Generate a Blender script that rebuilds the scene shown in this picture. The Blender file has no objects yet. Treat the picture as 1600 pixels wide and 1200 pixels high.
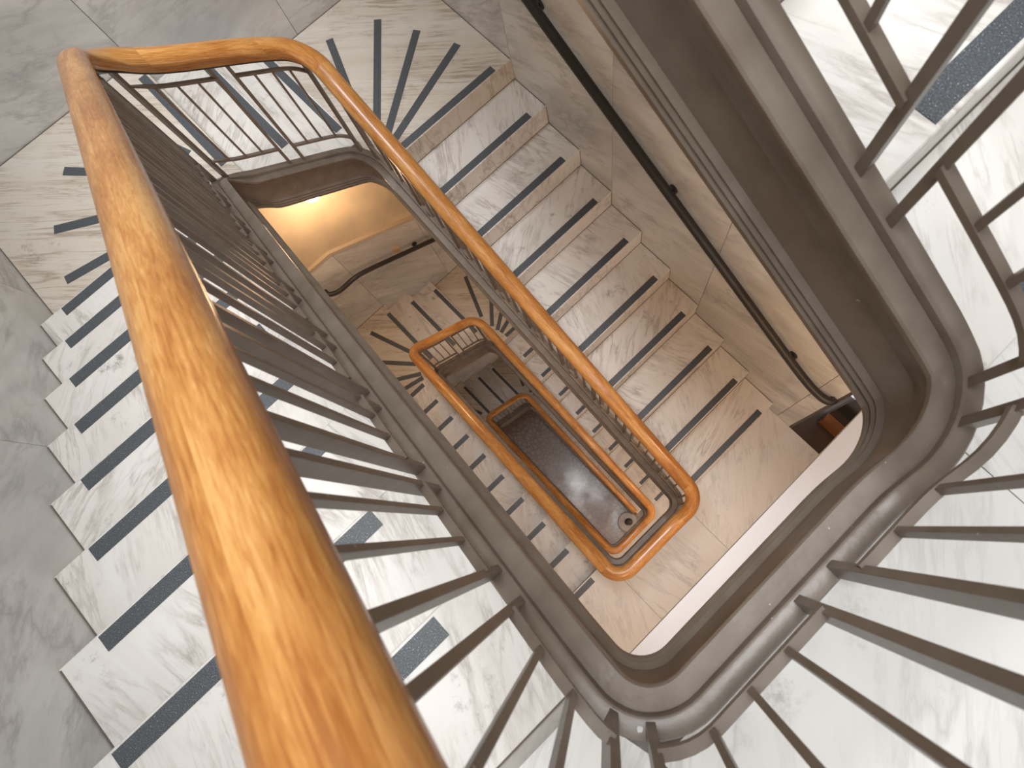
import bpy, bmesh, math, random
from mathutils import Vector, Matrix
random.seed(7)
C = bpy.context.scene.collection
SC = bpy.context.scene

# ------------------------------------------------------------------ camera, light, exposure
R3 = [[0.6987441262362508, 0.7137042027442024, -0.04881554092295477],
      [0.6929031866200239, -0.6921880939121972, -0.2018930821450176],
      [-0.17788147745663252, 0.10724716141446838, -0.9781902812573757]]
CAM = Vector((2.29551, -0.15510, 0.97476))
cd = bpy.data.cameras.new('camera'); cam = bpy.data.objects.new('camera', cd); C.objects.link(cam)
m3 = Matrix(((R3[0][0], -R3[1][0], -R3[2][0]), (R3[0][1], -R3[1][1], -R3[2][1]), (R3[0][2], -R3[1][2], -R3[2][2])))
cam.matrix_world = Matrix.Translation(CAM) @ m3.to_4x4()
cd.sensor_fit = 'HORIZONTAL'; cd.sensor_width = 36.0
cd.lens = 903.9855 / 1600 * 36
cd.shift_x = -(905.4354 - 800) / 1600
cd.shift_y = (634.773 - 600) / 1600
cd.clip_start = 0.02; cd.clip_end = 100
cd.dof.use_dof = True; cd.dof.focus_distance = 2.4; cd.dof.aperture_fstop = 7.0
SC.camera = cam
vs = SC.view_settings
vs.view_transform = 'Standard'; vs.look = 'None'; vs.gamma = 1.0; vs.use_curve_mapping = False
vs.exposure = 0.12

world = bpy.data.worlds.new('sky'); SC.world = world; world.use_nodes = True
bg = world.node_tree.nodes['Background']
bg.inputs['Color'].default_value = (0.94, 0.97, 1.0, 1); bg.inputs['Strength'].default_value = 0.75

def area(name, loc, rot, sx, sy, power, col):
    l = bpy.data.lights.new(name, 'AREA'); l.shape = 'RECTANGLE'; l.size = sx; l.size_y = sy
    l.energy = power; l.color = col
    o = bpy.data.objects.new(name, l); C.objects.link(o); o.location = loc; o.rotation_euler = rot
    return o
area('skylight', (1.3, 0.0, 18.0), (0, 0, 0), 10.0, 8.0, 5200, (0.97, 0.985, 1.0))
area('window_daylight', (3.66, 0.0, 1.95), (0, math.radians(74), 0), 1.6, 2.1, 9, (0.96, 0.98, 1.0))

# ------------------------------------------------------------------ dimensions
h = 0.14723422942908349; r = 0.28; HS = 23 * h
YW = 1.33; XB = -1.08; XE = 3.62
hw = 0.345; xb = -0.09; xe = 2.572; Rc = 0.11
YI = 0.372                                   # inner end of the treads, hidden under the stringer
ZG = -3 * HS

# ------------------------------------------------------------------ materials
def newmat(name):
    m = bpy.data.materials.new(name); m.use_nodes = True
    nt = m.node_tree
    return m, nt, nt.nodes['Principled BSDF']

def N(nt, typ, **kw):
    n = nt.nodes.new(typ)
    for k, v in kw.items(): setattr(n, k, v)
    return n

def lk(nt, a, ao, b, bi): nt.links.new(a.outputs[ao], b.inputs[bi])

def ramp(nt, stops):
    n = N(nt, 'ShaderNodeValToRGB'); cr = n.color_ramp
    while len(cr.elements) > 1: cr.elements.remove(cr.elements[-1])
    cr.elements[0].position = stops[0][0]; cr.elements[0].color = (*stops[0][1], 1)
    for p, c in stops[1:]:
        e = cr.elements.new(p); e.color = (*c, 1)
    return n

def g(v): return (v, v, v)

def mixc(nt, fac, a, b, mode='MIX'):
    n = N(nt, 'ShaderNodeMix', data_type='RGBA', blend_type=mode)
    if isinstance(fac, (int, float)): n.inputs[0].default_value = fac
    else: nt.links.new(fac, n.inputs[0])
    for sock, v in ((6, a), (7, b)):
        if isinstance(v, tuple): n.inputs[sock].default_value = (*v, 1)
        else: nt.links.new(v, n.inputs[sock])
    return n.outputs[2]

def marble(name, base, cloud, vein, dirt, rot, stretch, vein_amt, cloud_amt, rough, scale=1.0, rand=True, dirt_amt=0.5, turn=0.0):
    m, nt, b = newmat(name)
    tc = N(nt, 'ShaderNodeTexCoord')
    src = tc.outputs['Object']
    if rand:
        oi = N(nt, 'ShaderNodeObjectInfo')
        mul = N(nt, 'ShaderNodeVectorMath', operation='SCALE'); mul.inputs['Scale'].default_value = 37.0
        comb = N(nt, 'ShaderNodeCombineXYZ')
        for i in range(3): lk(nt, oi, 'Random', comb, i)
        lk(nt, comb, 0, mul, 0)
        add = N(nt, 'ShaderNodeVectorMath', operation='ADD')
        nt.links.new(src, add.inputs[0]); lk(nt, mul, 0, add, 1)
        src = add.outputs[0]
    mp = N(nt, 'ShaderNodeMapping'); mp.inputs['Rotation'].default_value = rot
    if rand and turn:
        vr = N(nt, 'ShaderNodeVectorRotate', rotation_type='Z_AXIS'); nt.links.new(src, vr.inputs['Vector'])
        mr = N(nt, 'ShaderNodeMapRange'); lk(nt, oi, 'Random', mr, 0); mr.inputs[3].default_value = -turn; mr.inputs[4].default_value = turn
        lk(nt, mr, 0, vr, 'Angle'); src = vr.outputs[0]
    nt.links.new(src, mp.inputs[0])
    mp2 = N(nt, 'ShaderNodeMapping'); lk(nt, mp, 0, mp2, 0)
    mp2.inputs['Scale'].default_value = tuple(s * scale for s in stretch)
    # veins: ridges of stretched, distorted noise, a bold set and a hair-fine set
    def ridge(sc, det, dist, w0, w1, msc, m0, m1, amt):
        n1 = N(nt, 'ShaderNodeTexNoise'); lk(nt, mp2, 0, n1, 0)
        n1.inputs['Scale'].default_value = sc; n1.inputs['Detail'].default_value = det; n1.inputs['Roughness'].default_value = 0.6
        n1.inputs['Distortion'].default_value = dist
        sub = N(nt, 'ShaderNodeMath', operation='SUBTRACT'); lk(nt, n1, 0, sub, 0); sub.inputs[1].default_value = 0.5
        ab = N(nt, 'ShaderNodeMath', operation='ABSOLUTE'); lk(nt, sub, 0, ab, 0)
        rv = ramp(nt, [(0.0, g(1)), (w0, g(0.6)), (w1, g(0.0))]); lk(nt, ab, 0, rv, 0)
        n2 = N(nt, 'ShaderNodeTexNoise'); lk(nt, mp, 0, n2, 0)
        n2.inputs['Scale'].default_value = msc * scale; n2.inputs['Detail'].default_value = 4
        rm = ramp(nt, [(m0, g(0)), (m1, g(1))]); lk(nt, n2, 0, rm, 0)
        vm = N(nt, 'ShaderNodeMath', operation='MULTIPLY'); lk(nt, rv, 0, vm, 0); lk(nt, rm, 0, vm, 1)
        v2 = N(nt, 'ShaderNodeMath', operation='MULTIPLY'); lk(nt, vm, 0, v2, 0); v2.inputs[1].default_value = amt
        return v2
    vm2 = ridge(1.6, 8, 0.35, 0.010, 0.040, 2.6, 0.40, 0.62, vein_amt)
    vm3 = ridge(4.2, 6, 0.25, 0.016, 0.050, 3.7, 0.44, 0.66, vein_amt * 0.75)
    # clouds along the bedding
    n3 = N(nt, 'ShaderNodeTexNoise'); lk(nt, mp2, 0, n3, 0)
    n3.inputs['Scale'].default_value = 0.9; n3.inputs['Detail'].default_value = 8; n3.inputs['Roughness'].default_value = 0.62
    n3.inputs['Distortion'].default_value = 0.7
    rc = ramp(nt, [(0.38, g(0)), (0.64, g(1))]); lk(nt, n3, 0, rc, 0)
    cm = N(nt, 'ShaderNodeMath', operation='MULTIPLY'); lk(nt, rc, 0, cm, 0); cm.inputs[1].default_value = cloud_amt
    # small dark stains, gathered in patches
    n4 = N(nt, 'ShaderNodeTexNoise'); lk(nt, mp, 0, n4, 0)
    n4.inputs['Scale'].default_value = 16.0; n4.inputs['Detail'].default_value = 9; n4.inputs['Roughness'].default_value = 0.75
    rs = ramp(nt, [(0.54, g(0)), (0.66, g(1))]); lk(nt, n4, 0, rs, 0)
    n5 = N(nt, 'ShaderNodeTexNoise'); lk(nt, mp, 0, n5, 0); n5.inputs['Scale'].default_value = 4.3; n5.inputs['Detail'].default_value = 2
    r5 = ramp(nt, [(0.55, g(0)), (0.70, g(1))]); lk(nt, n5, 0, r5, 0)
    s5 = N(nt, 'ShaderNodeMath', operation='MULTIPLY'); lk(nt, rs, 0, s5, 0); lk(nt, r5, 0, s5, 1)
    sm = N(nt, 'ShaderNodeMath', operation='MULTIPLY'); lk(nt, s5, 0, sm, 0); sm.inputs[1].default_value = dirt_amt
    c = mixc(nt, cm.outputs[0], base, cloud)
    c = mixc(nt, vm2.outputs[0], c, vein)
    c = mixc(nt, vm3.outputs[0], c, vein)
    c = mixc(nt, sm.outputs[0], c, dirt)
    nt.links.new(c, b.inputs['Base Color'])
    b.inputs['Roughness'].default_value = rough
    b.inputs['Specular IOR Level'].default_value = 0.4
    return m

M = {}
M['tread'] = marble('tread_marble', (0.82, 0.80, 0.77), (0.63, 0.565, 0.50), (0.27, 0.215, 0.18), (0.15, 0.12, 0.11),
                    (0, 0, 0.4), (0.6, 3.6, 1.4), 0.52, 0.32, 0.36, 1.5, True, 0.85, 0.9)
M['platform'] = marble('platform_marble', (0.75, 0.70, 0.625), (0.62, 0.53, 0.43), (0.30, 0.20, 0.13), (0.15, 0.11, 0.08),
                       (0, 0, -0.80), (0.45, 6.5, 1.0), 0.72, 0.55, 0.34, 1.3, True, 0.45)
M['landing'] = marble('landing_marble', (0.81, 0.80, 0.775), (0.72, 0.70, 0.67), (0.32, 0.30, 0.29), (0.2, 0.18, 0.17),
                      (0, 0, 0.35), (0.6, 4.0, 1.0), 0.42, 0.30, 0.34, 1.2, True, 0.4, 0.8)
M['wall_marble'] = marble('wall_marble', (0.83, 0.835, 0.825), (0.48, 0.495, 0.505), (0.27, 0.25, 0.24), (0.22, 0.19, 0.17),
                          (0.45, 0.60, 0.3), (0.55, 0.7, 3.0), 0.42, 0.75, 0.20, 1.0, True, 0.15, 0.7)

def plain(name, col, rough, metal=0.0, bump=None, spec=0.5):
    m, nt, b = newmat(name)
    b.inputs['Base Color'].default_value = (*col, 1); b.inputs['Roughness'].default_value = rough
    b.inputs['Metallic'].default_value = metal; b.inputs['Specular IOR Level'].default_value = spec
    if bump:
        tc = N(nt, 'ShaderNodeTexCoord'); n = N(nt, 'ShaderNodeTexNoise'); lk(nt, tc, 'Object', n, 0)
        n.inputs['Scale'].default_value = bump[0]; n.inputs['Detail'].default_value = 5
        bp = N(nt, 'ShaderNodeBump'); bp.inputs['Strength'].default_value = bump[1]; bp.inputs['Distance'].default_value = 0.004
        lk(nt, n, 0, bp, 'Height'); lk(nt, bp, 0, b, 'Normal')
        cr = ramp(nt, [(0.25, tuple(c * 0.8 for c in col)), (0.75, tuple(min(1, c * 1.18) for c in col))]); lk(nt, n, 0, cr, 0)
        lk(nt, cr, 0, b, 'Base Color')
    return m

def painted_iron():
    m, nt, b = newmat('painted_iron')
    tc = N(nt, 'ShaderNodeTexCoord')
    n = N(nt, 'ShaderNodeTexNoise'); lk(nt, tc, 'Object', n, 0); n.inputs['Scale'].default_value = 14; n.inputs['Detail'].default_value = 8
    cr = ramp(nt, [(0.3, (0.175, 0.139, 0.109)), (0.7, (0.240, 0.198, 0.164))]); lk(nt, n, 0, cr, 0)
    n2 = N(nt, 'ShaderNodeTexNoise'); lk(nt, tc, 'Object', n2, 0); n2.inputs['Scale'].default_value = 85; n2.inputs['Detail'].default_value = 2
    fl = ramp(nt, [(0.765, g(0)), (0.785, g(1))]); lk(nt, n2, 0, fl, 0)
    c = mixc(nt, fl.outputs[0], cr.outputs[0], (0.62, 0.55, 0.48))
    nt.links.new(c, b.inputs['Base Color'])
    n3 = N(nt, 'ShaderNodeTexNoise'); lk(nt, tc, 'Object', n3, 0); n3.inputs['Scale'].default_value = 60; n3.inputs['Detail'].default_value = 4
    bp = N(nt, 'ShaderNodeBump'); bp.inputs['Strength'].default_value = 0.25; bp.inputs['Distance'].default_value = 0.003
    lk(nt, n3, 0, bp, 'Height'); lk(nt, bp, 0, b, 'Normal')
    b.inputs['Roughness'].default_value = 0.38; b.inputs['Specular IOR Level'].default_value = 0.55
    return m
M['iron'] = painted_iron()
M['dark_iron'] = plain('dark_iron', (0.05, 0.043, 0.038), 0.4)
M['black_rail'] = plain('black_rail', (0.028, 0.028, 0.028), 0.42)

def oak():
    m, nt, b = newmat('lacquered_oak')
    uv = N(nt, 'ShaderNodeUVMap'); uv.uv_map = 'grain'
    mp = N(nt, 'ShaderNodeMapping'); lk(nt, uv, 0, mp, 0); mp.inputs['Scale'].default_value = (22, 230, 1)
    n = N(nt, 'ShaderNodeTexNoise'); lk(nt, mp, 0, n, 0); n.inputs['Scale'].default_value = 1.0; n.inputs['Detail'].default_value = 7
    n.inputs['Roughness'].default_value = 0.65; n.inputs['Distortion'].default_value = 0.4
    mp2 = N(nt, 'ShaderNodeMapping'); lk(nt, uv, 0, mp2, 0); mp2.inputs['Scale'].default_value = (3.0, 16, 1)
    n2 = N(nt, 'ShaderNodeTexNoise'); lk(nt, mp2, 0, n2, 0); n2.inputs['Scale'].default_value = 1.0; n2.inputs['Detail'].default_value = 4
    n2.inputs['Distortion'].default_value = 0.8
    ad = N(nt, 'ShaderNodeMath', operation='ADD'); lk(nt, n, 0, ad, 0); lk(nt, n2, 0, ad, 1)
    ha = N(nt, 'ShaderNodeMath', operation='MULTIPLY'); lk(nt, ad, 0, ha, 0); ha.inputs[1].default_value = 0.5
    cr = ramp(nt, [(0.38, (0.38, 0.135, 0.028)), (0.46, (0.51, 0.212, 0.052)), (0.52, (0.61, 0.285, 0.080)), (0.60, (0.74, 0.400, 0.140))]); lk(nt, ha, 0, cr, 0)
    oi = N(nt, 'ShaderNodeObjectInfo'); rr = ramp(nt, [(0.0, g(0.84)), (1.0, g(1.06))]); lk(nt, oi, 'Random', rr, 0)
    c = mixc(nt, 1.0, cr.outputs[0], rr.outputs[0], 'MULTIPLY')
    nt.links.new(c, b.inputs['Base Color'])
    b.inputs['Roughness'].default_value = 0.36
    b.inputs['Coat Weight'].default_value = 0.5; b.inputs['Coat Roughness'].default_value = 0.16
    return m
M['oak'] = oak()

def grip():
    m, nt, b = newmat('grit_strip')
    tc = N(nt, 'ShaderNodeTexCoord')
    n = N(nt, 'ShaderNodeTexNoise'); lk(nt, tc, 'Object', n, 0); n.inputs['Scale'].default_value = 420; n.inputs['Detail'].default_value = 2
    cr = ramp(nt, [(0.38, (0.040, 0.046, 0.053)), (0.6, (0.098, 0.112, 0.127)), (0.68, (0.18, 0.20, 0.225)), (0.73, (0.6, 0.63, 0.67))]); lk(nt, n, 0, cr, 0)
    lk(nt, cr, 0, b, 'Base Color'); b.inputs['Roughness'].default_value = 0.45; b.inputs['Specular IOR Level'].default_value = 0.7
    return m
M['grip'] = grip()
M['plaster'] = plain('cream_plaster', (0.72, 0.60, 0.42), 0.7, bump=(3, 0.05))
M['white'] = plain('white_paint', (0.80, 0.79, 0.78), 0.6)
M['cap'] = plain('wainscot_cap', (0.60, 0.50, 0.38), 0.4)
M['grout'] = plain('grout', (0.16, 0.13, 0.11), 0.8)
M['darkwood'] = plain('dark_wood', (0.06, 0.035, 0.02), 0.45, bump=(8, 0.2))
M['redwood'] = plain('door_wood', (0.22, 0.085, 0.025), 0.4, bump=(10, 0.1))
M['blackglass'] = plain('dark_glass', (0.012, 0.010, 0.010), 0.12)
M['greystone'] = plain('grey_stone', (0.42, 0.40, 0.385), 0.4)
M['plate'] = plain('switch_plastic', (0.72, 0.55, 0.36), 0.45)

def ground_mat():
    m, nt, b = newmat('polished_stone')
    tc = N(nt, 'ShaderNodeTexCoord')
    v = N(nt, 'ShaderNodeTexVoronoi'); lk(nt, tc, 'Object', v, 0); v.inputs['Scale'].default_value = 11
    v.feature = 'DISTANCE_TO_EDGE'
    cr = ramp(nt, [(0.0, (0.18, 0.155, 0.15)), (0.06, (0.36, 0.325, 0.315)), (0.2, (0.47, 0.43, 0.42))]); lk(nt, v, 0, cr, 0)
    n = N(nt, 'ShaderNodeTexNoise'); lk(nt, tc, 'Object', n, 0); n.inputs['Scale'].default_value = 2; n.inputs['Detail'].default_value = 5
    c = mixc(nt, n.outputs[0], cr.outputs[0], (0.26, 0.21, 0.20))
    nt.links.new(c, b.inputs['Base Color'])
    rr = ramp(nt, [(0.4, g(0.16)), (0.62, g(0.32))]); lk(nt, n, 0, rr, 0)
    lk(nt, rr, 0, b, 'Roughness')
    bp = N(nt, 'ShaderNodeBump'); bp.inputs['Strength'].default_value = 0.12; bp.inputs['Distance'].default_value = 0.004
    lk(nt, v, 0, bp, 'Height'); lk(nt, bp, 0, b, 'Normal')
    return m
M['ground'] = ground_mat()

def glow(name, col, s):
    m, nt, b = newmat(name)
    b.inputs['Base Color'].default_value = (*col, 1)
    b.inputs['Emission Color'].default_value = (*col, 1); b.inputs['Emission Strength'].default_value = s
    return m
M['lamp'] = glow('lamp_glass', (1.0, 0.86, 0.62), 14)

# ------------------------------------------------------------------ object helpers
def thing(name, label, cat, loc=(0, 0, 0), group=None):
    o = bpy.data.objects.new(name, None); C.objects.link(o); o.location = loc
    o.empty_display_size = 0.1
    o['label'] = label; o['category'] = cat
    if group: o['group'] = group
    return o

def to_mesh(name, bm, mat, smooth=None):
    bmesh.ops.recalc_face_normals(bm, faces=bm.faces)
    me = bpy.data.meshes.new(name); bm.to_mesh(me); bm.free()
    if mat: me.materials.append(M[mat] if isinstance(mat, str) else mat)
    if smooth:
        for p in me.polygons: p.use_smooth = True
        me.set_sharp_from_angle(angle=math.radians(smooth))
    return me

def put(name, me, parent=None, loc=(0, 0, 0), rotz=0.0, label=None):
    o = bpy.data.objects.new(name, me); C.objects.link(o)
    if parent: o.parent = parent
    o.location = loc
    if rotz: o.rotation_euler = (0, 0, rotz)
    if label: o['label'] = label
    return o

def struct(o):
    o['kind'] = 'structure'; return o

def box(bm, x0, x1, y0, y1, z0, z1):
    v = [bm.verts.new(p) for p in ((x0, y0, z0), (x1, y0, z0), (x1, y1, z0), (x0, y1, z0),
                                   (x0, y0, z1), (x1, y0, z1), (x1, y1, z1), (x0, y1, z1))]
    return [bm.faces.new([v[i] for i in f]) for f in ((0, 3, 2, 1), (4, 5, 6, 7), (0, 1, 5, 4), (1, 2, 6, 5), (2, 3, 7, 6), (3, 0, 4, 7))]

def boxmesh(name, x0, x1, y0, y1, z0, z1, mat, bev=0.0):
    bm = bmesh.new(); box(bm, x0, x1, y0, y1, z0, z1)
    if bev: bmesh.ops.bevel(bm, geom=bm.edges[:], offset=bev, segments=2, affect='EDGES', profile=0.6)
    return to_mesh(name, bm, mat)

def prism(bm, pts, axis, a, b):
    # polygon pts in the plane across axis, extruded from a to b
    def P(u, v, w): return {'y': (u, w, v), 'x': (w, u, v), 'z': (u, v, w)}[axis]
    A = [bm.verts.new(P(u, v, a)) for u, v in pts]; B = [bm.verts.new(P(u, v, b)) for u, v in pts]
    n = len(pts)
    bm.faces.new(A); bm.faces.new(B[::-1])
    for i in range(n):
        j = (i + 1) % n; bm.faces.new((A[i], B[i], B[j], A[j]))

def lathe(bm, prof, seg=24, c=(0, 0, 0)):
    rings = []
    for rad, z in prof:
        rings.append([bm.verts.new((c[0] + rad * math.cos(2 * math.pi * i / seg), c[1] + rad * math.sin(2 * math.pi * i / seg), c[2] + z)) for i in range(seg)])
    for A, B in zip(rings, rings[1:]):
        for i in range(seg):
            j = (i + 1) % seg; bm.faces.new((A[i], A[j], B[j], B[i]))
    bm.faces.new(rings[0][::-1]); bm.faces.new(rings[-1])

def tube(bm, pts, rad, seg=12):
    pts = [Vector(p) for p in pts]; rings = []
    up = Vector((0, 0, 1)); n = len(pts)
    for i, p in enumerate(pts):
        t = (pts[min(i + 1, n - 1)] - pts[max(i - 1, 0)]).normalized()
        a = t.cross(up)
        if a.length < 1e-3: a = t.cross(Vector((0, 1, 0)))
        a.normalize(); b = a.cross(t).normalized()
        rings.append([bm.verts.new(p + (a * math.cos(2 * math.pi * k / seg) + b * math.sin(2 * math.pi * k / seg)) * rad) for k in range(seg)])
    for A, B in zip(rings, rings[1:]):
        for i in range(seg):
            j = (i + 1) % seg; bm.faces.new((A[i], A[j], B[j], B[i]))
    bm.faces.new(rings[0][::-1]); bm.faces.new(rings[-1])

# ------------------------------------------------------------------ the path round the open well
LE = hw - Rc; ARC = Rc * math.pi / 2; LS = (xe - Rc) - (xb + Rc)
S_E1 = LE; S_A1 = S_E1 + ARC; S_L = S_A1 + LS; S_A2 = S_L + ARC
S_X = S_A2 + 2 * LE; S_A3 = S_X + ARC; S_R = S_A3 + LS; S_A4 = S_R + ARC; LP = S_A4 + LE

def plan(s):
    # point and outward normal at arc length s (one storey per LP)
    s = s % LP
    def arc(cx, cy, a0, t):
        a = a0 - t / Rc
        return Vector((cx + Rc * math.cos(a), cy + Rc * math.sin(a))), Vector((math.cos(a), math.sin(a)))
    if s < S_E1: return Vector((xe, -s)), Vector((1, 0))
    if s < S_A1: return arc(xe - Rc, -LE, 0, s - S_E1)
    if s < S_L: return Vector((xe - Rc - (s - S_A1), -hw)), Vector((0, -1))
    if s < S_A2: return arc(xb + Rc, -LE, -math.pi / 2, s - S_L)
    if s < S_X: return Vector((xb, -LE + (s - S_A2))), Vector((-1, 0))
    if s < S_A3: return arc(xb + Rc, LE, math.pi, s - S_X)
    if s < S_R: return Vector((xb + Rc + (s - S_A3), hw)), Vector((0, 1))
    if s < S_A4: return arc(xe - Rc, LE, math.pi / 2, s - S_R)
    return Vector((xe, LE - (s - S_A4))), Vector((1, 0))

CTRL = [(0, 0), (S_A1 - 0.05, 0), (S_A1 + 0.05, -(2.457 - (xe - Rc - 0.05)) / r * h),
        (S_L, -(2.457 - (xb + Rc)) / r * h), (S_A2, -1.478), (S_X, -1.761),
        (S_A3, -(13 + (xb + Rc) / r) * h), (S_R, -(13 + (xe - Rc) / r) * h), (S_A4 + 0.03, -HS), (LP, -HS)]

def znose_raw(s):
    n = math.floor(s / LP); t = s - n * LP
    for (a, za), (b, zb) in zip(CTRL, CTRL[1:]):
        if t <= b: return za + (zb - za) * (t - a) / (b - a) - n * HS
    return -HS * (n + 1)

GK = [math.exp(-0.5 * (i / 4) ** 2) for i in range(-10, 11)]; GS = sum(GK)
def zsm(s, sig):
    return sum(k * znose_raw(s + i * sig / 4) for k, i in zip(GK, range(-10, 11))) / GS
def zn(s): return zsm(s, 0.03)
def zrail(s): return zsm(s, 0.085)

def at(s, n, dz, zf=zn):
    p, nr = plan(s); q = p + nr * n
    return Vector((q.x, q.y, zf(s) + dz))

def samples(s0, s1):
    out = []; s = s0
    while s < s1 - 1e-6:
        out.append(s); t = s % LP
        fine = any(a - 0.14 < t < b + 0.14 for a, b in ((S_E1, S_A1), (S_L, S_A2), (S_X, S_A3), (S_R, S_A4)))
        s += 0.018 if fine else 0.07
    out.append(s1); return out

def sweep(prof, s0, s1, zf, mat, name, uv=False, smooth=40):
    bm = bmesh.new(); rings = []; ss = samples(s0, s1)
    for s in ss: rings.append([bm.verts.new(at(s, n, z, zf)) for n, z in prof])
    k = len(prof); lay = bm.loops.layers.uv.new('grain') if uv else None
    per = [0]
    for i in range(k):
        a, b = prof[i], prof[(i + 1) % k]; per.append(per[-1] + math.hypot(a[0] - b[0], a[1] - b[1]))
    for q, (A, B) in enumerate(zip(rings, rings[1:])):
        for i in range(k):
            j = (i + 1) % k; f = bm.faces.new((A[i], A[j], B[j], B[i]))
            if lay:
                vals = ((ss[q], per[i]), (ss[q], per[i + 1]), (ss[q + 1], per[i + 1]), (ss[q + 1], per[i]))
                for lp, v in zip(f.loops, vals): lp[lay].uv = (v[0] + 3.7 * int(s0 * 10), v[1])
    bm.faces.new(rings[0][::-1]); bm.faces.new(rings[-1])
    return to_mesh(name, bm, mat, smooth)

STRINGER = [(-0.045, 0.014), (-0.042, 0.018), (-0.008, 0.018), (-0.006, 0.016), (-0.004, 0.030), (0.0, 0.033), (0.027, 0.033), (0.031, 0.028),
            (0.031, -0.225), (-0.030, -0.225), (-0.040, -0.218), (-0.043, -0.200), (-0.038, -0.190), (-0.041, -0.184), (-0.036, -0.175),
            (-0.038, -0.167), (-0.032, -0.160), (-0.028, -0.156), (-0.026, -0.060), (-0.030, -0.056), (-0.028, -0.048), (-0.028, -0.034),
            (-0.035, -0.028), (-0.034, -0.014), (-0.045, 0.002)]
RAIL = [(0.0, 0.040), (0.018, 0.037), (0.033, 0.028), (0.042, 0.013), (0.0445, -0.003), (0.041, -0.018), (0.033, -0.026), (0.030, -0.031),
        (0.031, -0.042), (0.027, -0.048), (-0.027, -0.048), (-0.031, -0.042), (-0.030, -0.031), (-0.033, -0.026), (-0.041, -0.018),
        (-0.0445, -0.003), (-0.042, 0.013), (-0.033, 0.028), (-0.018, 0.037)]
ZR = 0.73
def shift(prof, dz): return [(n, z + dz) for n, z in prof]
def rect(n0, n1, z0, z1): return [(n0, z1), (n1, z1), (n1, z0), (n0, z0)]

# ------------------------------------------------------------------ balustrades
post_mesh = boxmesh('post', -0.013, 0.013, -0.0072, 0.0072, 0.0, 0.665, 'iron', 0.0012)
thin_mesh = boxmesh('baluster', -0.0065, 0.0065, -0.005, 0.005, 0.0, 0.452, 'iron', 0.001)
thin_tall = boxmesh('baluster', -0.0065, 0.0065, -0.005, 0.005, 0.0, 0.490, 'iron', 0.001)

def balustrade(label, s0, s1, posts, thins, panels, pieces=None, rail=True, top=0.595):
    mid = at((s0 + s1) / 2, 0, 0)
    t = thing('balustrade', label, 'balustrade', (0, 0, 0))
    for s in posts:
        p, nr = plan(s); q = p + nr * 0.0140
        put('post', post_mesh, t, (q.x, q.y, zn(s) + 0.026), math.atan2(nr.y, nr.x))
    for s in thins:
        p, nr = plan(s); q = p + nr * 0.0045
        put('baluster', thin_mesh if top < 0.6 else thin_tall, t, (q.x, q.y, zn(s) + 0.150), math.atan2(nr.y, nr.x))
    for a, b in panels:
        put('bottom_bar', sweep(rect(-0.004, 0.013, 0.141, 0.153), a, b, zn, 'iron', 'bottom_bar'), t)
        put('top_bar', sweep(rect(-0.004, 0.013, top, top + 0.012), a, b, zn, 'iron', 'top_bar'), t)
    if rail:
        for a, b in pieces or [(s0, s1)]:
            put('handrail', sweep(shift(RAIL, ZR), a, b, zrail, 'oak', 'handrail', True, 50), t, label='lacquered oak handrail')
        put('core_strip', sweep(rect(-0.019, 0.019, ZR - 0.062, ZR - 0.0475), s0, s1, zrail, 'dark_iron', 'core_strip'), t)
    return t

def side_run(sgn, n):
    # positions along a straight side: pairs of thick posts, one pair a tread, two thin ones between
    if sgn < 0: f = lambda x: n * LP + S_A1 + (xe - Rc - x)
    else: f = lambda x: n * LP + S_A3 + (x - xb - Rc)
    posts, thins, panels = [], [], []
    cs = [2.245 - 0.28 * i for i in range(8)]
    for i, c in enumerate(cs):
        posts += [f(c + 0.034), f(c - 0.034)]
        if i < 7:
            thins += [f(c - 0.105), f(c - 0.175)]
            panels.append(tuple(sorted((f(c - 0.034), f(c - 0.246)))))
    thins += [f(0.180), f(0.110), f(2.35), f(2.42)]
    panels.append(tuple(sorted((f(0.251), f(xb + Rc) + (0.045 if sgn < 0 else -0.045)))))
    panels.append(tuple(sorted((f(2.279), f(xe - Rc) + (-(ARC - 0.14) if sgn < 0 else 0.045)))))
    return posts, thins, panels

def cross_run(n):
    f = lambda y: n * LP + S_A2 + (y + LE)
    a = n * LP + S_L; b = n * LP + S_X
    posts = [a + 0.045, a + 0.110, f(-0.033), f(0.033), b + ARC - 0.110, b + ARC - 0.045]
    thins = [f(v) for v in (-0.235, -0.168, -0.10, 0.10, 0.168, 0.235)]
    panels = [(a + 0.110, f(-0.033)), (f(0.033), b + ARC - 0.110)]
    return posts, thins, panels

def end_run(n):
    # n = storey whose upper landing this is; s runs from the corner of the flight above to the flight below
    f = lambda y: n * LP - y
    a = (n - 1) * LP + S_R; b = n * LP + S_E1
    posts = [a + 0.045, a + 0.093, f(0.048), f(-0.026), b + 0.085, b + 0.14]
    thins = [f(0.2), f(0.12), f(-0.10), f(-0.171), f(-0.242)]
    panels = [(a + 0.093, f(0.048)), (f(-0.026), b + 0.085)]
    return posts, thins, panels

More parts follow.
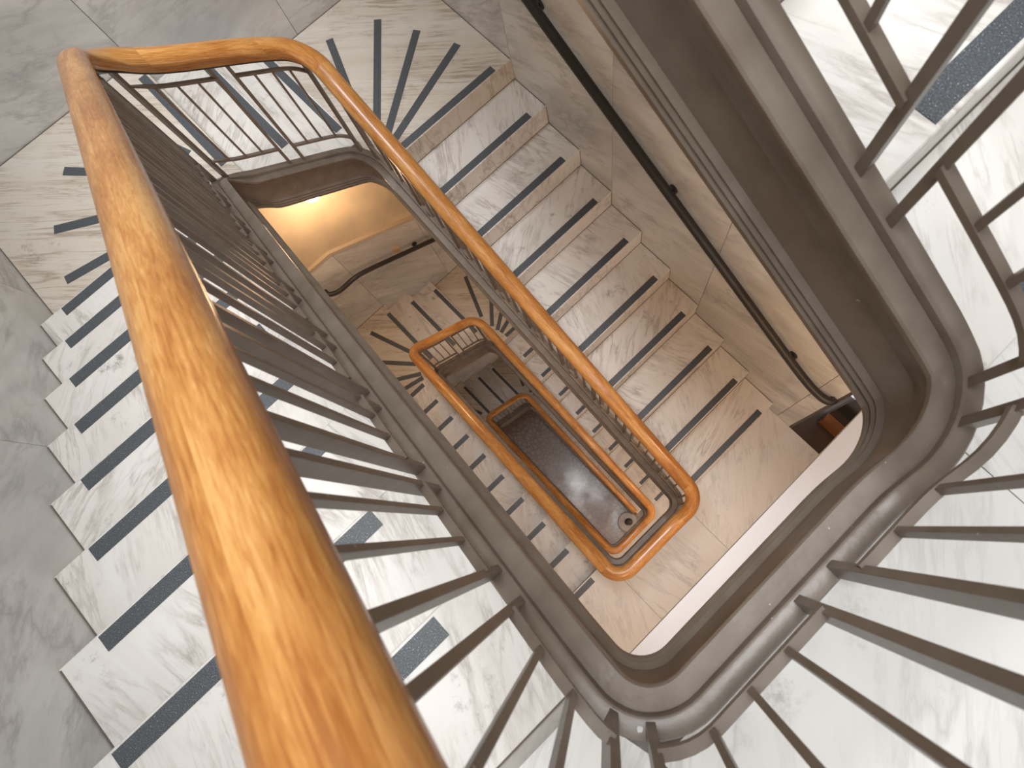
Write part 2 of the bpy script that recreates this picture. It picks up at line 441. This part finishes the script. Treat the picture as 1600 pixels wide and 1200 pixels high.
# ------------------------------------------------------------------ steps
SW = 0.045
def step_mesh(name, depth):
    # dark joints where the tread meets the wall and the riser above
    # nosing at x=0, tread running to -x (flight descends towards +x); y from inner to outer
    bm = bmesh.new(); prism(bm, [(0, 0), (0, -h - 0.03), (-depth, -0.03), (-depth, 0)], 'y', YI, YW - 0.001)
    es = [e for e in bm.edges if all(abs(v.co.x) < 1e-6 for v in e.verts) and all(abs(v.co.z) < 1e-6 for v in e.verts)]
    bmesh.ops.bevel(bm, geom=es, offset=0.006, segments=3, affect='EDGES', profile=0.6)
    dk = []
    dk += box(bm, -depth, -0.006, YW - 0.005, YW - 0.0005, -0.01, 0.0006)
    dk += box(bm, -depth, -depth + 0.0035, YI, YW - 0.005, -0.01, 0.0006)
    dk += box(bm, 0.0, 0.0006, YW - 0.004, YW - 0.0005, -h, -0.006)
    for f in dk: f.material_index = 1
    me = to_mesh(name, bm, 'tread', 35); me.materials.append(M['grout']); return me
STEP = step_mesh('step', r)
STRIP = boxmesh('grip_strip', -0.053, -0.008, 0.505, 1.215, 0.0, 0.0022, 'grip')

def flight(label, side, xs, zs, s0, s1, group=None):
    t = thing('stair_flight', label, 'stairs', (0, 0, 0))
    for x, z in zip(xs, zs):
        st = put('step', STEP, t, (x, 0, z), 0 if side > 0 else math.pi)
        put('grip_strip', STRIP, st)
    put('stringer', sweep(STRINGER, s0, s1, zn, 'iron', 'stringer'), t, label='brown painted iron stringer')
    return t

def strip_between(p, q, z, parent):
    d = Vector((q[0] - p[0], q[1] - p[1])); L = d.length
    me = boxmesh('grip_strip', 0, L, -SW / 2, SW / 2, 0, 0.0022, 'grip')
    return put('grip_strip', me, parent, (p[0], p[1], z), math.atan2(d.y, d.x))

FAN_R = [((-0.907, 0.672), (-0.40, 0.470)), ((-0.797, 0.967), (-0.230, 0.480)), ((-0.562, 1.080), (-0.150, 0.490)), ((-0.310, 1.183), (-0.098, 0.500))]
FAN_L = [((-0.936, -0.543), (-0.42, -0.365)), ((-0.810, -0.866), (-0.320, -0.425)), ((-0.575, -1.080), (-0.200, -0.455)), ((-0.310, -1.187), (-0.154, -0.470))]

def platform(label, n, side):
    zq = -n * HS - (10 if side < 0 else 13) * h
    t = thing('quarter_landing', label, 'landing', (0, 0, 0))
    bm = bmesh.new()
    if side < 0: pts = [(XB + 0.001, -YW + 0.001), (-0.063, -YW + 0.001), (-0.063, -YI), (-0.075, -YI), (xb - 0.028, -0.30), (xb - 0.028, -0.235), (XB + 0.001, -0.235)]
    else: pts = [(XB + 0.001, 0.325), (xb - 0.028, 0.325), (-0.06, YI), (0.0, YI), (0.0, YW - 0.001), (XB + 0.001, YW - 0.001)]
    prism(bm, pts, 'z', zq - h + 0.001, zq)
    dk = []
    ya, yb = (-YW + 0.001, -0.235) if side < 0 else (0.325, YW - 0.001)
    dk += box(bm, XB + 0.0005, XB + 0.006, ya, yb, zq - 0.01, zq + 0.0006)
    yw0, yw1 = (-YW + 0.0005, -YW + 0.005) if side < 0 else (YW - 0.005, YW - 0.0005)
    dk += box(bm, XB + 0.006, -0.066 if side < 0 else -0.006, yw0, yw1, zq - 0.01, zq + 0.0006)
    for f in dk: f.material_index = 1
    me = to_mesh('platform_slab', bm, 'platform'); me.materials.append(M['grout'])
    slab = put('platform_slab', me, t)
    for p, q in (FAN_L if side < 0 else FAN_R): strip_between(p, q, zq, slab)
    if side < 0: strip_between((-0.965, -0.268), (-0.245, -0.268), zq, slab)
    else: strip_between((-0.0305, 1.215), (-0.0305, 0.510), zq, slab)
    return t

def cross_flight(label, n):
    t = thing('stair_flight', label, 'stairs', (0, 0, 0))
    for i, y in enumerate((0.045, 0.325)):
        z = -n * HS - (11 + i) * h
        bm = bmesh.new(); prism(bm, [(y, z), (y, z - h - 0.03), (y - 0.28, z - 0.03), (y - 0.28, z)], 'x', XB + 0.001, xb - 0.028)
        es = [e for e in bm.edges if all(abs(v.co.y - y) < 1e-6 and abs(v.co.z - z) < 1e-6 for v in e.verts)]
        bmesh.ops.bevel(bm, geom=es, offset=0.006, segments=3, affect='EDGES', profile=0.6)
        st = put('step', to_mesh('step', bm, 'tread', 35), t)
        strip_between((-0.962, y - 0.033), (-0.245, y - 0.033), z, st)
    put('stringer', sweep(STRINGER, n * LP + S_L, n * LP + S_A3, zn, 'iron', 'stringer'), t, label='brown painted iron stringer')
    return t

def landing(label, n, beam=True):
    z = -n * HS
    t = thing('stair_landing', label, 'landing', (0, 0, 0))
    xo = xe + 0.028
    tiles = [(-YW + 0.001, -0.347), (-0.345, 0.345), (0.347, YW - 0.001)]
    for i, (a, b) in enumerate(tiles):
        x0 = xo if i == 1 else (2.457 if i == 0 else 2.521)
        bm = bmesh.new()
        if i == 1: box(bm, x0, XE - 0.001, a, b, z - h + 0.001, z)
        elif i == 0: prism(bm, [(x0, a), (XE - 0.001, a), (XE - 0.001, b), (xo, b), (2.50, -YI), (x0, -YI)], 'z', z - h + 0.001, z)
        else: prism(bm, [(x0, YI), (2.545, YI), (xo, a), (XE - 0.001, a), (XE - 0.001, b), (x0, b)], 'z', z - h + 0.001, z)
        put('floor_slab', to_mesh('floor_slab', bm, 'landing'), t)
    put('grout_bed', boxmesh('grout_bed', xo + 0.01, XE - 0.002, -YW + 0.002, YW - 0.002, z - h - 0.008, z - h, 'grout'), t)
    s = put('grip_strip', STRIP, t, (2.457, 0, z), math.pi)
    put('stringer', sweep(STRINGER, (n - 1) * LP + S_R, n * LP + S_A1, zn, 'iron', 'stringer'), t, label='brown painted iron stringer')
    if beam:
        put('header_ledge', boxmesh('header_ledge', 2.660, 3.05, -YW + 0.001, YW - 0.001, z - 1.215, z - 1.19, 'white'), t, label='white painted header ledge')
        put('soffit', boxmesh('soffit', 2.62, XE - 0.001, -YW + 0.001, YW - 0.001, z - 0.22, z - 0.161, 'white'), t)
    return t

# ------------------------------------------------------------------ build the stairs
WHERE = ['the nearest landing', 'the landing one storey below', 'the landing two storeys below']
landing('white marble landing at lower right of the photo, nearest the camera', 0)
landing('marble landing one storey down, seen through the well with a wooden door beside it', 1)
landing('marble landing two storeys down, seen between the two lower oak handrail loops', 2)
XR = [r * k for k in range(1, 10)]
XL = [-0.063 + (10 - j) * r for j in range(2, 11)]
LAB_L = ['bright marble flight beside the big oak handrail in the left foreground',
         'middle marble flight left of the well, below the foreground stringer',
         'lowest marble flight left of the well, mostly under the second oak handrail']
LAB_R = ['wide marble flight right of the well, beside the black wall handrail',
         'middle marble flight right of the well, between the top and second oak handrails',
         'lowest marble flight right of the well, ending at the newel on the ground floor']
LAB_X = ['short three-riser marble flight at top left behind the highest crossing handrail',
         'short three-riser marble flight in the middle below the switch plate',
         'lowest short three-riser marble flight at the far end of the well']
for n in range(3):
    z0 = -n * HS
    flight(LAB_L[n], -1, XL, [z0 - (j - 1) * h for j in range(2, 11)], n * LP + S_A1, n * LP + S_L)
    platform(['top left marble quarter landing with fanned dark strips behind the foreground handrail',
              'middle marble quarter landing with fanned dark strips left of the second handrail loop',
              'lowest marble quarter landing left of the smallest handrail loop'][n], n, -1)
    cross_flight(LAB_X[n], n)
    platform(['marble quarter landing with four fanned dark strips at top centre of the photo',
              'middle marble quarter landing with fanned strips, right of the second handrail loop',
              'lowest marble quarter landing right of the smallest handrail loop'][n], n, 1)
    flight(LAB_R[n], 1, XR, [z0 - (12 + k) * h for k in range(2, 11)], n * LP + S_A3, n * LP + S_R)
# the flight that climbs from the near landing to the storey above
flight('marble flight climbing out of the photo at upper right from the nearest landing', 1, XR, [(11 - k) * h for k in range(2, 11)], -LP + S_A3, -LP + S_R)

LVL = ['highest', 'second', 'lowest']
for n in range(3):
    p, t_, pa = side_run(-1, n)
    balustrade(['big oak-topped iron balustrade filling the left foreground', 'oak-topped balustrade on the left of the second handrail loop',
                'oak-topped balustrade on the left of the smallest handrail loop'][n], n * LP + S_A1, n * LP + S_L, p, t_, pa, top=0.633)
    p, t_, pa = cross_run(n)
    balustrade(['highest crossing balustrade at top left, iron bars seen against white steps', 'crossing balustrade at the far end of the second handrail loop',
                'crossing balustrade at the far end of the smallest handrail loop'][n], n * LP + S_L, n * LP + S_A3, p, t_, pa,
               [(n * LP + S_L, n * LP + S_A2 + 0.05), (n * LP + S_A2 + 0.05, n * LP + S_X - 0.05), (n * LP + S_X - 0.05, n * LP + S_A3)])
    p, t_, pa = side_run(1, n)
    balustrade(['long oak-topped balustrade running from top centre to the middle right, beside the wide flight',
                'oak-topped balustrade on the right of the second handrail loop', 'oak-topped balustrade on the right of the smallest loop, ending at the newel'][n],
               n * LP + S_A3, n * LP + S_R, p, t_, pa, top=0.633)
for n in range(3):
    p, t_, pa = end_run(n)
    balustrade(['brown iron balustrade on the near landing, posts fanning out at lower right',
                'near end of the big handrail loop around the well, one storey down',
                'near end of the second handrail loop, two storeys down'][n], (n - 1) * LP + S_R, n * LP + S_A1, p, t_, pa,
               [((n - 1) * LP + S_R, (n - 1) * LP + S_A4 + 0.05), ((n - 1) * LP + S_A4 + 0.05, n * LP + S_E1 - 0.05), (n * LP + S_E1 - 0.05, n * LP + S_A1)])
p, t_, pa = side_run(1, -1)
balustrade('brown iron balustrade of the climbing flight at upper right', -LP + S_A3, -LP + S_R, p, t_, pa, top=0.633)

# chips of bare primer in the paint of the near stringer
near_stringer = [o for o in bpy.data.objects['stair_landing'].children if o.name.startswith('stringer')][0]
def chip(x, y, z, rr):
    bm = bmesh.new(); pts = []
    for i in range(9):
        a = 2 * math.pi * i / 9; q = rr * (0.75 + 0.4 * random.random()); pts.append((x + q * math.cos(a), y + q * math.sin(a)))
    prism(bm, pts, 'z', z, z + 0.0006)
    put('paint_chip', to_mesh('paint_chip', bm, 'white'), near_stringer, label='pale paint chip')
chip(2.538, -0.331, 0.0329, 0.0055)

# ------------------------------------------------------------------ ground floor and newel
bm = bmesh.new(); box(bm, XB - 0.3, XE + 0.3, -YW - 0.3, YW + 0.3, ZG - 0.2, ZG)
struct(put('floor', to_mesh('floor', bm, 'ground')))
nx, ny = 2.50, 0.15
nw = thing('newel_post', 'dark iron newel post on a round stone base at the foot of the lowest flight', 'newel post', (nx, ny, ZG))
bm = bmesh.new(); lathe(bm, [(0.19, 0), (0.19, 0.10), (0.175, 0.115), (0.17, 0.12)], 32)
put('base', to_mesh('base', bm, 'greystone', 40), nw, label='round pale stone base')
bm = bmesh.new(); lathe(bm, [(0.06, 0.12), (0.06, 0.16), (0.035, 0.19), (0.03, 0.5), (0.035, 0.78), (0.055, 0.80), (0.055, 0.83), (0.035, 0.85)], 20)
put('shaft', to_mesh('shaft', bm, 'dark_iron', 40), nw)
bm = bmesh.new(); lathe(bm, [(0.02, 0.85), (0.05, 0.87), (0.062, 0.91), (0.05, 0.95), (0.02, 0.968), (0.004, 0.97)], 20)
put('finial', to_mesh('finial', bm, 'dark_iron', 60), nw)

# ------------------------------------------------------------------ walls
ZT = 3.6
def wallbox(name, x0, x1, y0, y1, z0, z1, mat='plaster'):
    return struct(put(name, boxmesh(name, x0, x1, y0, y1, z0, z1, mat)))
wl = wallbox('wall_left', XB - 0.25, XE + 0.25, -YW - 0.25, -YW - 0.022, ZG, ZT)
wbk = wallbox('wall_back', XB - 0.25, XB - 0.022, -YW - 0.022, YW + 0.022, ZG, ZT)
bm = bmesh.new()
WY, WZ0, WZ1 = 1.08, 1.1, 2.8
box(bm, XE, XE + 0.25, -YW - 0.022, YW + 0.022, ZG, WZ0); box(bm, XE, XE + 0.25, -YW - 0.022, YW + 0.022, WZ1, ZT)
box(bm, XE, XE + 0.25, -YW - 0.022, -WY, WZ0, WZ1); box(bm, XE, XE + 0.25, WY, YW + 0.022, WZ0, WZ1)
wf = struct(put('wall_front', to_mesh('wall_front', bm, 'white')))
bm = bmesh.new()
for y_ in (-WY, -0.03, WY - 0.06): box(bm, XE + 0.14, XE + 0.20, y_, y_ + 0.06, WZ0, WZ1)
for z_ in (WZ0, (WZ0 + WZ1) / 2 - 0.03, WZ1 - 0.06): box(bm, XE + 0.145, XE + 0.195, -WY + 0.06, WY - 0.06, z_, z_ + 0.06)
struct(put('window_1', to_mesh('window_1', bm, 'white')))
# right wall with the doorway on the landing one storey down
DX0, DX1 = 2.727, 3.60
bm = bmesh.new()
box(bm, XB - 0.25, DX0, YW + 0.022, YW + 0.30, ZG, ZT)
box(bm, DX0, XE + 0.25, YW + 0.022, YW + 0.30, -HS + 2.15, ZT)
box(bm, DX0, XE + 0.25, YW + 0.022, YW + 0.30, ZG, -HS - 0.16)
box(bm, DX1, XE + 0.25, YW + 0.022, YW + 0.30, -HS - 0.16, -HS + 2.15)
wr = struct(put('wall_right', to_mesh('wall_right', bm, 'plaster')))

def slabs(wall, side, joints, low, high, cap=True):
    # marble slabs 2 cm proud of the plaster with fine open joints; low / high give heights along x
    yy = (-YW - 0.022, -YW) if side < 0 else (YW, YW + 0.022)
    for a, b in zip(joints, joints[1:]):
        a2, b2 = a + 0.0015, b - 0.0015
        xs = [a2] + [x for x, _ in high if a2 < x < b2] + [b2]
        xl = [a2] + [x for x, _ in low if a2 < x < b2] + [b2]
        pts = [(x, ev(low, x)) for x in xl] + [(x, ev(high, x)) for x in reversed(xs)]
        bm = bmesh.new(); prism(bm, pts, 'y', *yy)
        put('marble_panel', to_mesh('marble_panel', bm, 'wall_marble'), wall)
    pts = [(x, v + 0.01) for x, v in low] + [(x, v - 0.01) for x, v in reversed(high)]
    x0_, x1_ = joints[0], joints[-1]
    lo_ = [(x0_, ev(low, x0_) + .01)] + [(x, v + .01) for x, v in low if x0_ < x < x1_] + [(x1_, ev(low, x1_) + .01)]
    hi_ = [(x0_, ev(high, x0_) - .01)] + [(x, v - .01) for x, v in high if x0_ < x < x1_] + [(x1_, ev(high, x1_) - .01)]
    bm = bmesh.new(); prism(bm, lo_ + hi_[::-1], 'y', yy[0] + 0.004, yy[0] + 0.008) if side < 0 else prism(bm, lo_ + hi_[::-1], 'y', yy[1] - 0.008, yy[1] - 0.004)
    put('joint_mortar', to_mesh('joint_mortar', bm, 'grout'), wall)
    if cap:
        bm = bmesh.new(); xs = [joints[0]] + [x for x, _ in high if joints[0] < x < joints[-1]] + [joints[-1]]
        pts = [(x, ev(high, x)) for x in xs] + [(x, ev(high, x) + 0.035) for x in reversed(xs)]
        y0, y1 = (yy[0], yy[1] + 0.012) if side < 0 else (yy[0] - 0.012, yy[1])
        prism(bm, pts, 'y', y0, y1)
        put('wainscot_cap', to_mesh('wainscot_cap', bm, 'cap'), wall)

def ev(pl, x):
    if x <= pl[0][0]: return pl[0][1]
    for (a, za), (b, zb) in zip(pl, pl[1:]):
        if x <= b: return za + (zb - za) * (x - a) / (b - a)
    return pl[-1][1]

JL = [XB, -0.33, 0.777, 1.884, 2.991, XE]
JR = [XB, 0.0, 0.84, 1.68, 2.61]
WH = 1.21
for n in range(3):
    z = -n * HS
    lowl = [(XB, z - 10 * h), (-0.063, z - 10 * h), (2.457, z - h), (XE, z)]
    lowl = [(x, v - 0.35) for x, v in lowl]
    highl = [(XB, z - 10 * h + WH), (-0.35, z - 10 * h + WH), (2.35, z + WH), (XE, z + WH)]
    slabs(wl, -1, JL, lowl, highl)
for n in range(-1, 3):
    z = -n * HS
    lowr = [(XB, z - 13 * h - 0.35), (0.0, z - 13 * h - 0.35), (2.52, z - 23 * h - 0.35), (XE, z - HS - 0.35)]
    highr = [(XB, z - 13 * h + WH), (-0.1, z - 13 * h + WH), (2.72, z - 23 * h + WH), (XE, z - HS + WH)]
    if n == 0:
        slabs(wr, 1, JR + [DX0], lowr, highr)
    else:
        slabs(wr, 1, JR + [XE], lowr, highr)
# back wall slabs: run along y, stepping down from left to right
JB = [-YW, -0.245, 0.561, YW]
for n in range(3):
    z = -n * HS
    lo = [(-YW, z - 10 * h - 0.4), (-0.235, z - 10 * h - 0.4), (0.325, z - 13 * h - 0.4), (YW, z - 13 * h - 0.4)]
    hi = [(-YW, z - 10 * h + WH), (-0.25, z - 10 * h + WH), (0.62, z - 13 * h + WH), (YW, z - 13 * h + WH)]
    for a, b in zip(JB, JB[1:]):
        a2, b2 = a + 0.0015, b - 0.0015
        ys = [a2] + [v for v, _ in hi if a2 < v < b2] + [b2]; yl = [a2] + [v for v, _ in lo if a2 < v < b2] + [b2]
        pts = [(v, ev(lo, v)) for v in yl] + [(v, ev(hi, v)) for v in reversed(ys)]
        bm = bmesh.new(); prism(bm, pts, 'x', XB - 0.022, XB)
        put('marble_panel', to_mesh('marble_panel', bm, 'wall_marble'), wbk)
    bm = bmesh.new(); prism(bm, [(v, w + .01) for v, w in lo] + [(v, w - .01) for v, w in hi[::-1]], 'x', XB - 0.018, XB - 0.014)
    put('joint_mortar', to_mesh('joint_mortar', bm, 'grout'), wbk)
    pts = [(v, ev(hi, v)) for v, _ in hi] + [(v, ev(hi, v) + 0.035) for v, _ in reversed(hi)]
    bm = bmesh.new(); prism(bm, pts, 'x', XB - 0.022, XB + 0.012)
    put('wainscot_cap', to_mesh('wainscot_cap', bm, 'cap'), wbk)

# unseen slab added overhead to block daylight except through an opening above the well
ZC = 2.9; OX0, OX1, OY = -0.75, 2.62, 0.78
bm = bmesh.new()
box(bm, XB - 0.022, OX0, -YW - 0.022, YW + 0.022, ZC, ZC + 0.2); box(bm, OX1, XE, -YW - 0.022, YW + 0.022, ZC, ZC + 0.2)
box(bm, OX0, OX1, -YW - 0.022, -OY, ZC, ZC + 0.2); box(bm, OX0, OX1, OY, YW + 0.022, ZC, ZC + 0.2)
struct(put('overhead_blocker', to_mesh('overhead_blocker', bm, 'white')))

# doorway one storey down
zb = -HS
d = put('door_1', boxmesh('door_1', DX0 + 0.12, DX1 - 0.04, YW + 0.22, YW + 0.27, zb + 0.002, zb + 2.10, 'blackglass')); struct(d)
put('bottom_rail', boxmesh('bottom_rail', DX0 + 0.12, DX1 - 0.04, YW + 0.165, YW + 0.219, zb + 0.03, zb + 0.17, 'redwood'), d, label='reddish wooden bottom rail')
bm = bmesh.new()
box(bm, DX0, DX0 + 0.018, YW + 0.0, YW + 0.30, zb, zb + 2.15); box(bm, DX1 - 0.018, DX1, YW, YW + 0.30, zb, zb + 2.15)
box(bm, DX0, DX1, YW, YW + 0.30, zb + 2.13, zb + 2.15)
put('door_frame', to_mesh('door_frame', bm, 'darkwood'), d)
put('threshold', boxmesh('threshold', DX0, DX1, YW, YW + 0.5, zb - 0.16, zb, 'darkwood'), d)

# ------------------------------------------------------------------ wall-mounted handrails
def smooth_pts(p, it=3):
    p = [Vector(v) for v in p]
    for _ in range(it):
        q = [p[0]]
        for a, b in zip(p, p[1:]): q += [a * 0.75 + b * 0.25, a * 0.25 + b * 0.75]
        p = q + [p[-1]]
    return p

def wall_rail(label, pts, rad, brackets, wallpt):
    t = thing('wall_handrail', label, 'handrail', (0, 0, 0))
    bm = bmesh.new(); tube(bm, smooth_pts(pts), rad)
    put('rail', to_mesh('rail', bm, 'black_rail', 60), t)
    for b in brackets:
        b = Vector(b); w = Vector(wallpt(b))
        bm = bmesh.new(); tube(bm, smooth_pts([b, b + Vector((0, 0, -0.025)), w + Vector((0, 0, -0.028)), w + Vector((0, 0, -0.022))], 2), 0.010, 8)
        d_ = (w - b).normalized()
        tube(bm, [w + Vector((0, 0, -0.022)) - d_ * 0.012, w + Vector((0, 0, -0.022))], 0.028, 16)
        put('bracket', to_mesh('bracket', bm, 'black_rail', 60), t)
    return t

YR_ = 1.28
def rz(x): return -(13 + x / r) * h + 0.80
wall_rail('black metal handrail fixed to the right wall above the wide flight',
          [(-0.55, YR_, -13 * h + 0.9), (-0.08, YR_, -13 * h + 0.9), (0.25, YR_, rz(0.25)), (1.2, YR_, rz(1.2)), (2.2, YR_, rz(2.2)), (2.46, YR_, rz(2.46)),
           (2.60, YR_, rz(2.56)), (2.70, YR_ + 0.01, rz(2.58)), (2.72, YR_ + 0.05, rz(2.58)), (2.70, YW - 0.001, rz(2.58))], 0.027,
          [(0.35, YR_, rz(0.35)), (1.30, YR_, rz(1.30)), (2.36, YR_, rz(2.36))], lambda b: (b.x, YW, b.z))
zq = -HS
wall_rail('black metal handrail on the back wall below the switch plate, one storey down',
          [(XB + 0.001, 0.66, zq - 1.11), (XB + 0.06, 0.64, zq - 1.10), (XB + 0.07, 0.56, zq - 1.04), (XB + 0.07, 0.2, zq - 0.855), (XB + 0.07, -0.12, zq - 0.69), (XB + 0.07, -0.24, zq - 0.645),
           (XB + 0.07, -0.42, zq - 0.655), (XB + 0.07, -0.49, zq - 0.62), (XB + 0.05, -0.53, zq - 0.60), (XB + 0.001, -0.53, zq - 0.60)], 0.023,
          [(XB + 0.07, 0.42, zq - 0.968)], lambda b: (XB, b.y, b.z))

# ------------------------------------------------------------------ lamps, switch plate
def sconce(label, zc):
    t = thing('wall_lamp', label, 'lamp', (XB - 0.022, -0.02, zc))
    bm = bmesh.new(); box(bm, 0, 0.05, -0.035, 0.035, 0.06, 0.14)
    put('backplate', to_mesh('backplate', bm, 'dark_iron'), t)
    bm = bmesh.new(); lathe(bm, [(0.02, 0.0), (0.045, 0.010), (0.068, 0.04), (0.075, 0.08), (0.068, 0.12), (0.045, 0.15), (0.02, 0.16)], 24, (0.125, 0, 0))
    put('lamp_globe', to_mesh('lamp_globe', bm, 'lamp', 60), t)
    return t
def point(name, loc, e, col, rad=0.1):
    l = bpy.data.lights.new(name, 'POINT'); l.energy = e; l.color = col; l.shadow_soft_size = rad
    o = bpy.data.objects.new(name, l); C.objects.link(o); o.location = loc
WARM = (1.0, 0.64, 0.38)
sconce('glowing warm wall lamp high on the cream back wall, peeking under the stringer', -HS + 0.50)
point('sconce_light_a', (XB + 0.30, -0.02, -HS + 0.42), 12, WARM)

for n in range(3):
    area('ledge_fill_%d' % n, (3.30, 0.0, -n * HS - 0.45), (0, math.radians(42), 0), 0.12, 2.2, 7, (0.97, 0.95, 1.0))  # fill light added above each header ledge to brighten its white top

for n in range(3):
    point('landing_light_%d' % n, (3.2, 0.75, -n * HS - 1.55), 14, WARM, 0.12)
    point('landing_light_l%d' % n, (3.2, -0.75, -n * HS - 1.55), 9, WARM, 0.12)

pl = thing('switch_plate', 'small cream switch plate on the back wall above the black handrail', 'switch plate', (XB, 0.24, -HS - 0.858))
bm = bmesh.new(); box(bm, 0, 0.006, -0.036, 0.036, -0.058, 0.058)
bmesh.ops.bevel(bm, geom=bm.edges[:], offset=0.002, segments=2, affect='EDGES')
put('plate', to_mesh('plate', bm, 'plate'), pl)
bm = bmesh.new(); box(bm, 0.006, 0.012, -0.006, 0.006, -0.012, 0.012)
put('toggle', to_mesh('toggle', bm, 'plate'), pl)
